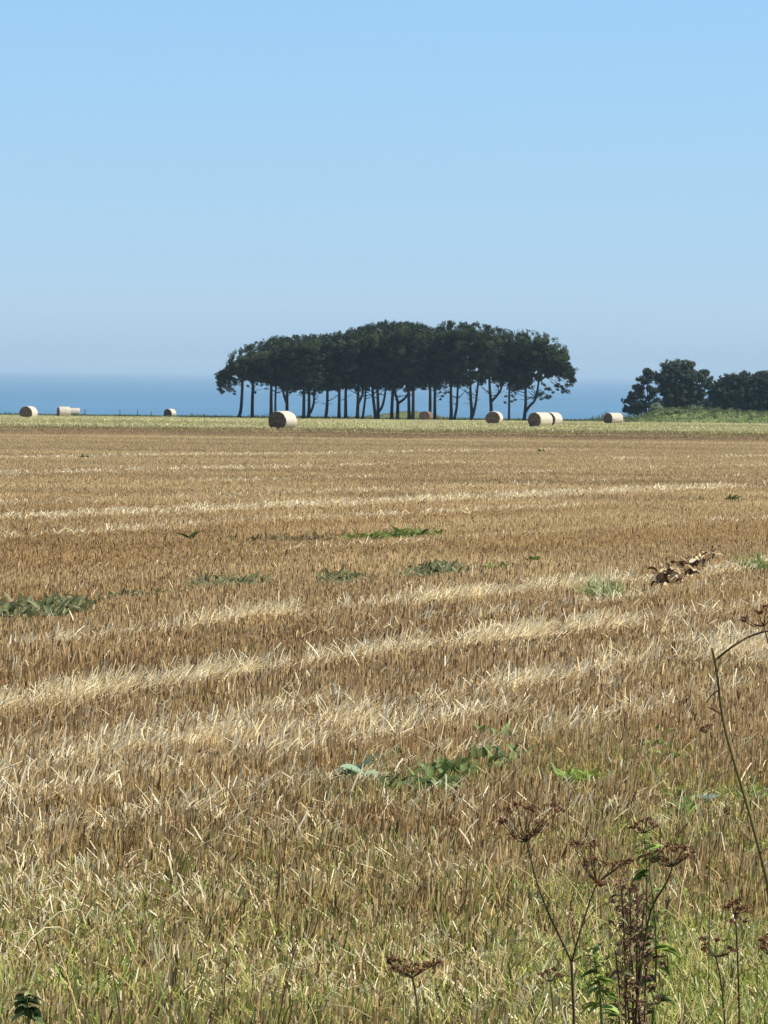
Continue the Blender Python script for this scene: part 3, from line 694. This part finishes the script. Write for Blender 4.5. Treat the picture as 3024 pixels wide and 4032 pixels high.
def weed(name, label, pts, n, ln, wd, cols, el=(.2, 1.2), spread=.05, cat="weed", group=None):
    mb = MB(); c0 = gv(*pts[0]); gs = [gv(x, y) for x, y in pts]
    if len(gs) > 1: mb.tube(np.array(gs) + [0, 0, .004], .006, 4, np.array(cols[0]))
    for g in gs:
        WEEDS.append((g[0], g[1], max(.12, ln * .8))); rosette(mb, g, n, ln, wd, cols, el, spread)
    mb.v = [v - c0 for v in mb.v]
    o = mb.build(name, M['leaf']); o.location = c0.tolist()
    return tag(o, label, cat, group)
G1 = "broad-leaved weeds in the stubble"
weed("dock_weed", "low dock with pale blue-green leaves, left end of the nearest weed patch", [(690,1690),(715,1695),(745,1692),(775,1690),(800,1698)], 20, 0.11, 0.045, GREY + [(.2, .29, .19)], (.1, .9), .07, group=G1)
weed("dock_weed", "dock with two large pale upright leaves in the nearest weed patch", [(768,1690),(778,1692)], 4, 0.15, 0.075, [(.34, .44, .30), (.28, .38, .24)], (.7, 1.3), .04, group=G1)
weed("dock_weed", "dark green upright dock in the middle of the nearest weed patch", [(930,1705),(955,1690),(975,1680),(940,1725),(905,1712),(870,1715)], 22, 0.115, 0.036, [(.11, .16, .05), (.15, .205, .07), (.08, .12, .045), (.19, .25, .09), (.24, .30, .11)], (.5, 1.4), .13, group=G1)
weed("dock_weed", "taller leafy dock at the right end of the nearest weed patch", [(1010,1680),(1040,1665),(1070,1650),(1090,1640),(1085,1605)], 22, 0.105, 0.034, [(.11, .16, .05), (.15, .205, .07), (.08, .12, .045), (.19, .25, .09), (.24, .30, .11)], (.4, 1.4), .13, group=G1)
weed("yellow_leaf_weed", "single upright yellow-green leaf above the nearest weed patch", [(852,1645)], 2, .085, .05, [(.17, .18, .025)], (.9, 1.3), .01, group=G1)
weed("leafy_weed", "bright green spiky tuft right of the nearest weed patch", [(1235,1700),(1250,1705),(1270,1695)], 24, 0.11, 0.018, BRI, (.4, 1.3), .05, group=G1)
weed("leafy_weed", "bushy green weed left of the tall bare stem", [(1430,1625),(1440,1650),(1425,1600)], 20, 0.08, 0.03, GRN, (.4, 1.4), .05, group=G1)
weed("leafy_weed", "green weed by the right edge beside the tall stem", [(1640,1610),(1655,1625)], 18, 0.08, 0.035, GRN, (.3, 1.3), .05, group=G1)
weed("leafy_weed", "green weeds behind the foot of the tall right-hand stem", [(1560,1735),(1600,1730),(1640,1728),(1620,1745)], 22, 0.075, 0.028, BRI + GRN, (.3, 1.3), .06, group=G1)
weed("pale_leaf_weed", "pale bluish leaf lying among green leaves left of the tall stem", [(1490,1735),(1510,1745)], 3, .13, .06, [(.45, .56, .52), (.36, .5, .42)], (.1, .7), .03, group=G1)
weed("leafy_weed", "green weed under the pale bluish leaf", [(1480,1765),(1500,1775),(1465,1745)], 16, 0.1, 0.03, GRN, (.4, 1.3), .06, group=G1)
weed("broadleaf_weed", "dark green upright leaf standing alone in the mid-field stubble", [(1150,1217)], 4, 0.16, 0.08, [(.09, .15, .02), (.07, .12, .02)], (.9, 1.4), .03, group=G1)
weed("broadleaf_weed", "small dark weed standing alone on the left of the mid field", [(416,1170)], 5, .2, .09, [(.06, .09, .02)], (.5, 1.3), .05, group=G1)
weed("grass_tussock", "light green tussock left of the heap of dead leaves", [(1285,1290),(1300,1292),(1315,1292),(1305,1298)], 44, 0.24, 0.012, [(.26, .34, .13), (.22, .30, .10), (.52, .52, .32)], (.6, 1.5), .12, group=G1)
weed("grass_tussock", "green tussock at the right edge right of the heap of dead leaves", [(1625,1235),(1645,1236),(1662,1234)], 40, 0.24, 0.012, [(.16, .24, .06), (.2, .28, .09)], (.8, 1.5), .12, group=G1)
weed("broadleaf_weed", "green weed at the right end of the second weed row", [(1065,1235),(1075,1232)], 12, 0.13, 0.05, GRN, (.4, 1.3), .08, group=G1)
for (x, y, lab) in [(184, 990, "small dark green weed far off on the left of the grey stubble"), (1170, 976, "dark green weed far off in the grey stubble right of centre"), (1582, 1083, "green weed far off near the right edge of the field"), (1480, 945, "dark tuft at the brown edge of the green strip on the right")]:
    weed("field_weed", lab, [(x, y)], 24, .2, .07, [(.07, .10, .03), (.11, .13, .045)], (.2, 1.3), .1, group="far weeds in the stubble")
# rows of weeds that read as a mass
def weedrow(name, label, a, b, n, ln, cols, jit=(8, 9)):
    mb = MB()
    for k in range(n):
        t = random.random(); x = a[0] + (b[0] - a[0]) * t + random.uniform(-jit[0], jit[0]); y = a[1] + (b[1] - a[1]) * t + random.uniform(-jit[1], jit[1])
        g = gv(x, y); WEEDS.append((g[0], g[1], ln * .9)); rosette(mb, g, 6, ln * random.uniform(.5, 1.05), ln * .26, cols, (.1, 1.3), .13)
    return tag(mb.build(name, M['leaf']), label, "weeds", kind="stuff")
MUTED = [(.17, .18, .085), (.21, .22, .11), (.13, .145, .065), (.26, .26, .15), (.15, .19, .075)]
weedrow("weed_row", "grey-green weeds in a broad patch at the left edge of mid field", (-40, 1333), (195, 1316), 105, .16, MUTED, (16, 19))
weedrow("weed_row", "two small grey-green weed tufts right of the left-edge patch", (240, 1300), (340, 1290), 16, .13, MUTED, (6, 4))
weedrow("weed_row", "grey-green weed patch left of the field centre", (425, 1276), (565, 1258), 60, .14, MUTED, (8, 10))
weedrow("weed_row", "faint grey-green weed patch just left of the field centre", (705, 1262), (775, 1250), 36, .14, MUTED, (8, 9))
weedrow("weed_row", "grey-green weed patch just right of the field centre", (885, 1245), (990, 1234), 60, .15, MUTED, (8, 10))
weedrow("weed_row", "dark green weeds in a short far row right of centre", (765, 1166), (935, 1158), 44, .19, GRN[:3], (6, 6))
weedrow("weed_row", "brownish weeds continuing the far row to the left", (480, 1172), (745, 1166), 50, .15, [(.17, .14, .07), (.16, .15, .07), (.2, .14, .08)], (8, 6))
weedrow("foreground_weeds", "small broad-leaved weeds scattered through the foreground grass", (60, 1960), (1000, 1780), 210, .06, GRN + BRI, (420, 170))
weedrow("foreground_weeds", "mixed green weeds among the dry stems at lower right", (1240, 1800), (1640, 2050), 170, .06, GRN + BRI + GREY, (180, 170))
weedrow("foreground_weeds", "low green weeds along the bottom of the picture", (0, 2080), (1500, 2120), 230, .06, GRN + BRI, (220, 110))

# heap of dead leaves
mb = MB(); c0 = gv(1475, 1248)
for k in range(230):
    t = random.random(); g = gv(1420 + 118 * t + random.uniform(-8, 8), 1268 - 48 * t + random.uniform(-10, 14)); WEEDS.append((g[0], g[1], .18))
    g = g + np.array([0, 0, random.uniform(0, .1)])
    dark = random.random() < (.62 if t < .25 else .42)
    leaf(mb, g - c0, random.uniform(0, 6.28), random.uniform(-.1, 1.1), random.uniform(.05, .12), random.uniform(.035, .065), random.uniform(-.5, 1.5),
         np.array(random.choice([(.05, .034, .02), (.10, .06, .03)]) if dark else random.choice([(.60, .46, .25), (.50, .36, .19), (.70, .58, .38)])), .3, random.uniform(-1, 1))
o = mb.build("dead_leaf_heap", M['seed']); o.location = c0.tolist()
tag(o, "heap of curled dead brown and cream leaves on the stubble at right", "dead leaves", kind="stuff")

# ------------------------------------------------------------------ dry umbel plants in the foreground
STEM = np.array([.085, .055, .034]); SEED = np.array([.22, .105, .05]); STEMG = np.array([.13, .11, .04])
def path3(pts, d, wob=.0):
    return np.stack([at(x * V, y * V, d + (random.uniform(-wob, wob))) for x, y in pts])
def smoothpath(p, n=4):
    t = np.linspace(0, len(p) - 1, (len(p) - 1) * n + 1)
    q = np.stack([np.interp(t, np.arange(len(p)), p[:, j]) for j in range(3)], 1)
    for _ in range(3): q[1:-1] = (q[:-2] + 2 * q[1:-1] + q[2:]) / 4
    return q
def seeds(mb, c, n, r, size, colr):
    for _ in range(n):
        u = rand_unit(1)[0]; p = c + u * r * np.array([1, 1, .55]) * random.uniform(.3, 1)
        a = rand_unit(1)[0]; b_ = np.cross(a, rand_unit(1)[0]); b_ /= np.linalg.norm(b_) + 1e-9; nn = np.cross(a, b_); nn /= np.linalg.norm(nn)
        s = size * random.uniform(.7, 1.25)
        mb.add([p - a*s, p + b_*s*.55 + nn*s*.12, p + a*s, p - b_*s*.55 + nn*s*.12, p + nn * s * .3], [(0, 1, 4), (1, 2, 4), (2, 3, 4), (3, 0, 4), (3, 2, 1, 0)], colr * random.uniform(.6, 1.5))
def umbel(root, base, foot, tips, nseed=20, rs=.014, size=.0046, label=None):
    """rays from the stem top to the umbellets, each a cluster of dry seeds"""
    mb = MB(); mb.smooth = False
    for tip in tips:
        mid = (foot + tip) / 2 + np.array([0, 0, -.004]); st = (tip - foot)
        mb.tube([foot - base, mid + np.cross(st, [0, 1, 0]) * .05 - base, tip - base], [.0016, .0012, .0009], 4, STEM)
        for _ in range(8):
            e = tip + rand_unit(1)[0] * rs * np.array([1, 1, .5]); mb.tube([tip - base, e - base], [.0007, .0005], 3, STEM, False)
        seeds(mb, tip - base, nseed, rs, size, SEED)
    o = mb.build("umbel", M['seed'], root)
    if label: o["label"] = label
    return o
def plant(name, label, d, foot_px, group="dry umbel plants in the foreground"):
    b_ = at(foot_px[0] * V, foot_px[1] * V, d); b_[2] = float(zg(b_[0], d))
    return empty(name, b_, label, "dry plant", group), b_
def stem(root, base, pts, d, r0, r1, colr=STEM, name="stem", to_ground=False, wob=.01):
    p = path3(pts, d, wob)
    if to_ground:
        g = p[0].copy(); g[2] = float(zg(g[0], g[1])) - .03; p = np.vstack([g, p])
    q = smoothpath(p); mb = MB(); mb.tube(q - base, np.linspace(r0, r1, len(q)), 7, colr); return mb.build(name, M['seed'], root), q
def tips(lst, d, wob=.03): return [at(x * V, y * V, d + random.uniform(-wob, wob)) for x, y in lst]

# the forked plant
r, b0 = plant("dry_umbel_plant", "dry brown forked umbel plant with two arms rising in a V at lower right", 8.0, (1241, 2212))
stem(r, b0, [(1241, 2212), (1237, 2140), (1235, 2078)], 8.0, .0036, .003, to_ground=True, wob=.003)
_, q = stem(r, b0, [(1235, 2078), (1212, 2030), (1178, 1960), (1158, 1900), (1144, 1845), (1138, 1818)], 8.0, .0024, .0016)
umbel(r, b0, q[-1], tips([(1088, 1772), (1108, 1806), (1084, 1778), (1148, 1800), (1160, 1795), (1142, 1742), (1152, 1748), (1208, 1750), (1200, 1738), (1098, 1752), (1172, 1778), (1118, 1738)], 8.0, .05), 20)
_, q = stem(r, b0, [(1235, 2078), (1248, 2030), (1262, 1985), (1276, 1940), (1290, 1908)], 8.0, .0024, .0016)
umbel(r, b0, q[-1], tips([(1290, 1904), (1300, 1908), (1262, 1866), (1238, 1822), (1250, 1820), (1275, 1828), (1284, 1822), (1308, 1866), (1330, 1868), (1348, 1862), (1285, 1855), (1362, 1858)], 8.0, .05), 18)
stem(r, b0, [(1235, 2078), (1246, 2072), (1258, 2066)], 8.0, .002, .001, name="side_twig")
# upright umbel to the right of it
r, b0 = plant("dry_umbel_plant", "dry umbel with a bowl-shaped dark head on a bent stem, right of the forked plant", 8.3, (1395, 2200))
_, q = stem(r, b0, [(1370, 2212), (1385, 2080), (1404, 1962), (1432, 1920), (1446, 1895), (1452, 1872)], 8.3, .003, .0018, to_ground=True)
umbel(r, b0, q[-1], tips([(1428, 1838), (1440, 1828), (1452, 1834), (1466, 1826), (1480, 1832), (1490, 1840), (1422, 1852), (1415, 1858), (1442, 1856), (1474, 1856), (1486, 1850), (1398, 1845)], 8.3, .04), 17)
# flat umbel at the bottom centre
r, b0 = plant("dry_umbel_plant", "flat reddish-brown umbel low in the foreground, left of the forked plant", 8.6, (900, 2212))
_, q = stem(r, b0, [(905, 2212), (902, 2170), (895, 2130), (890, 2112)], 8.6, .003, .0022, STEMG, to_ground=True)
umbel(r, b0, q[-1], tips([(842, 2078), (850, 2092), (858, 2072), (866, 2096), (878, 2088), (888, 2098), (898, 2084), (908, 2094), (918, 2086), (928, 2082), (938, 2084), (950, 2078), (872, 2078), (845, 2070)], 8.6, .05), 24)
# small umbels
r, b0 = plant("dry_umbel_plant", "small dry umbel head just left of the forked stem", 8.9, (1190, 2200))
_, q = stem(r, b0, [(1196, 2212), (1192, 2150), (1188, 2120)], 8.9, .002, .0014, to_ground=True)
umbel(r, b0, q[-1], tips([(1170, 2104), (1182, 2098), (1196, 2094), (1204, 2104), (1212, 2108)], 8.9), 16, .009)
r, b0 = plant("dry_umbel_plant", "ragged brown umbel among the green leaves above the bowl-shaped head", 9.2, (1400, 2050))
_, q = stem(r, b0, [(1395, 2060), (1398, 1900), (1394, 1820), (1390, 1800)], 9.2, .002, .0014, to_ground=True)
umbel(r, b0, q[-1], tips([(1366, 1788), (1376, 1780), (1388, 1774), (1400, 1768), (1410, 1778), (1418, 1784), (1384, 1790)], 9.2), 16, .010)
r, b0 = plant("dry_umbel_plant", "dark broken umbel near the right edge below the tall stem", 8.4, (1590, 2200))
_, q = stem(r, b0, [(1598, 2212), (1594, 2080), (1590, 1990), (1588, 1975)], 8.4, .0025, .0016, to_ground=True)
umbel(r, b0, q[-1], tips([(1572, 1958), (1582, 1950), (1592, 1962), (1604, 1960), (1612, 1966), (1598, 1944), (1580, 1990), (1610, 1990)], 8.4), 22, .011)
r, b0 = plant("dry_umbel_plant", "thin dry stem with three small dark heads near the bottom right corner", 8.2, (1570, 2212))
_, q = stem(r, b0, [(1568, 2212), (1556, 2110), (1550, 2082), (1545, 2066)], 8.2, .0022, .0014, to_ground=True)
umbel(r, b0, q[-1], tips([(1518, 2028), (1524, 2040), (1520, 2050), (1584, 2054), (1578, 2048), (1566, 2062), (1548, 2030)], 8.2), 16, .009)
r, b0 = plant("dry_umbel_plant", "dry umbel cut off by the right edge near the bottom", 8.0, (1660, 2212))
_, q = stem(r, b0, [(1662, 2212), (1664, 2120), (1660, 2060)], 8.0, .0025, .0016, to_ground=True)
umbel(r, b0, q[-1], tips([(1648, 2030), (1654, 2040), (1662, 2022), (1672, 2032), (1646, 2046), (1684, 2038)], 8.0), 20, .011)
# tall green stem at the right edge
r, b0 = plant("tall_stem_plant", "tall bare green-brown stem with a bent side branch at the right edge", 7.2, (1690, 2100))
_, q = stem(r, b0, [(1690, 2060), (1664, 1930), (1640, 1835), (1610, 1725), (1580, 1628), (1562, 1560), (1553, 1490), (1547, 1440), (1538, 1400)], 7.2, .0034, .0024, STEMG, to_ground=True, wob=.004)
stem(r, b0, [(1548, 1424), (1562, 1412), (1588, 1392), (1620, 1374), (1650, 1364), (1680, 1360)], 7.2, .0022, .0018, name="side_branch")
stem(r, b0, [(1556, 1542), (1540, 1532), (1530, 1528)], 7.2, .0016, .001, name="side_twig")
stem(r, b0, [(1553, 1490), (1538, 1500), (1526, 1518)], 7.2, .0016, .0009, name="side_twig")
stem(r, b0, [(1640, 1842), (1656, 1834), (1672, 1830)], 7.2, .0016, .001, name="side_twig")
r, b0 = plant("dry_umbel_plant", "small dark seed heads above the bent branch at the right edge", 7.6, (1700, 2100))
_, q = stem(r, b0, [(1700, 2060), (1690, 1700), (1668, 1420), (1650, 1352)], 7.6, .0025, .0012, to_ground=True)
umbel(r, b0, q[-1], tips([(1610, 1334), (1606, 1340), (1640, 1322), (1658, 1310), (1668, 1330)], 7.6), 14, .009)
r, b0 = plant("dry_umbel_plant", "small black seed head left of the tall bare stem", 9.5, (1530, 1900))
_, q = stem(r, b0, [(1534, 1900), (1528, 1640), (1526, 1582)], 9.5, .0014, .0009, STEMG, to_ground=True)
umbel(r, b0, q[-1], tips([(1520, 1572), (1528, 1568), (1536, 1566), (1518, 1578)], 9.5), 12, .008)
# brown dock seed spikes
r, b0 = plant("dock_seed_plant", "rusty brown dock with dense seed spikes beside the green leafy stem", 8.3, (1360, 2212), "dock plants in the foreground")
for (pts, sd0) in [([(1352, 2212), (1350, 2080), (1346, 1960), (1340, 1900)], 1), ([(1368, 2212), (1366, 2090), (1362, 1990), (1360, 1920)], 1), ([(1382, 2212), (1378, 2120), (1384, 2030), (1392, 1960)], 1), ([(1338, 2212), (1338, 2130), (1330, 2060)], 1), ([(1374, 2212), (1376, 2060), (1376, 1930)], 1), ([(1392, 2212), (1394, 2120), (1402, 2050)], 1), ([(1360, 2212), (1354, 2150), (1350, 2040)], 1)]:
    _, q = stem(r, b0, pts, 8.3, .0028, .0012, np.array([.09, .045, .03]), to_ground=True, wob=.03)
    mb = MB(); mb.smooth = False; mb.tube(q[int(len(q) * .2):] - b0, .002, 5, np.array([.12, .06, .04]))
    for k in range(int(len(q) * .25), len(q)):
        for _ in range(3):
            c = q[k] + np.array([random.gauss(0, .017), random.gauss(0, .012), random.gauss(0, .014)])
            pal = random.random() < .2
            seeds(mb, c - b0, 10, .010, .0042, np.array([.5, .36, .22]) if pal else np.array([.21, .125, .08]))
    mb.build("seed_spike", M['seed'], r)
mb = MB()
for k in range(110):
    y = random.uniform(1900, 2215); p_ = at((1366 + random.gauss(0, 33)) * V, y * V, 8.3 + random.uniform(-.12, .12))
    leaf(mb, p_ - b0, random.uniform(0, 6.28), random.uniform(-1.2, 1.1), random.uniform(.012, .034), random.uniform(.006, .014), random.uniform(-.5, 1.6), np.array(random.choice([(.20, .12, .07), (.28, .18, .11), (.13, .08, .05), (.46, .33, .20), (.17, .19, .07)])), .3, random.uniform(-1, 1))
mb.build("dry_leaves", M['seed'], r)
# green leafy stems
def leafy(label, d, pts, leaves, r0=.003, lc=BRI, ln=.033, wd=.017):
    b_ = at(pts[0][0] * V, pts[0][1] * V, d); b_[2] = float(zg(b_[0], d))
    root = empty("leafy_plant", b_, label, "green plant", "green leafy plants in the foreground")
    _, q = stem(root, b_, pts, d, r0, .0014, np.array([.15, .21, .06]), to_ground=True)
    mb = MB()
    leaves = leaves + [(x + random.uniform(-14, 14), y + random.uniform(-14, 14), az + random.uniform(-.8, .8), el + random.uniform(-.4, .4), s * random.uniform(.5, .9)) for (x, y, az, el, s) in leaves for _ in range(4)]
    for (x, y, az, el, s) in leaves:
        p_ = at(x * V, y * V, d); leaf(mb, p_ - b_, az, el, ln * s, wd * s, .9, np.array(random.choice(lc)) * random.uniform(.8, 1.25), .15, random.uniform(-.6, .6))
    mb.build("leaves", M['leaf'], root)
leafy("tall bright green leafy stem between the brown dock and the bowl-shaped umbel", 8.4, [(1408, 2212), (1420, 2060), (1412, 1950), (1402, 1880), (1404, 1815)],
      [(1404, 1818, 3.4, .9, 1.0), (1404, 1835, .2, .6, 1.2), (1400, 1840, 3.1, .2, 1.2), (1402, 1865, -.4, 1.0, 1.0), (1402, 1890, 3.2, .0, 1.5), (1403, 1890, 2.9, -.1, 1.3), (1408, 1930, .3, .8, 1.), (1410, 1955, 3.6, .9, .9), (1414, 1985, .3, 1.1, 1.1), (1418, 2015, 3.0, .5, 1.5), (1418, 2030, 3.5, .1, 1.9), (1418, 2045, .1, .2, 1.6), (1420, 2060, 2.8, -.3, 1.8), (1420, 2090, .2, -.2, 1.4), (1414, 2120, 3.3, .1, 1.5), (1412, 2160, .4, .2, 1.8), (1410, 2180, 2.9, .1, 1.8)], lc=BRI + GRN)
leafy("green leafy plant right beside the forked brown stem", 8.2, [(1300, 2212), (1296, 2140), (1288, 2090), (1283, 2062)],
      [(1283, 2064, 1.0, 1.1, .9), (1284, 2070, 3.4, .6, 1.0), (1288, 2090, .2, .4, 1.2), (1290, 2100, 3.0, .1, 1.2), (1294, 2115, .1, .2, 1.3), (1294, 2120, 3.4, .2, 1.2), (1296, 2135, 2.8, -.2, 1.2), (1297, 2140, .4, -.2, 1.4), (1300, 2170, 3.1, .1, 1.5), (1302, 2190, .1, .2, 1.8)], lc=BRI + GRN)
leafy("dark leafy plant with bright lower leaves at the bottom left corner", 8.6, [(62, 2212), (60, 2180), (58, 2150)],
      [(58, 2150, 3.1, .2, 1.2), (58, 2152, .1, .2, 1.2), (60, 2160, 3.5, .4, 1.4), (60, 2165, -.3, .3, 1.4), (60, 2175, 2.7, -.1, 1.6), (60, 2178, .4, -.2, 1.6), (61, 2190, 3.2, 0, 1.8), (61, 2195, 0, 0, 1.6)], lc=[(.05, .08, .03), (.06, .09, .035), (.3, .36, .14)], ln=.026, wd=.017)
make_stubble()
make_straw()
make_green()
make_far()

def make_stalks():
    mb = MB(); mb.smooth = False
    for k in range(90):
        x = random.uniform(1080, 1680) if k < 60 else random.uniform(0, 1100); d = random.uniform(7.6, 11.5)
        g = at(x * V, 3800, d); g[2] = float(zg(g[0], d)) - .01
        l = random.uniform(.16, .42); a = random.uniform(0, 6.28); b = random.uniform(.05, .55)
        p = [g]; el = 1.5
        for j in range(6):
            el -= b * random.uniform(.2, 1.); p.append(p[-1] + l / 6 * np.array([math.cos(a) * math.cos(el), math.sin(a) * math.cos(el), math.sin(el)]))
        c = np.array(random.choice([(.74, .60, .30), (.6, .46, .22), (.45, .43, .15), (.80, .68, .42), (.2, .12, .07)])) * random.uniform(.8, 1.1)
        mb.tube(p, np.linspace(.0020, .0010, 7), 4, c)
        if random.random() < .5: seeds(mb, p[-1], 5, .008, .004, c * .8)
    tag(mb.build("dry_stalks", M['straw']), "thin pale bent grass stalks standing above the foreground grass", "grass stalks", kind="stuff")
make_stalks()
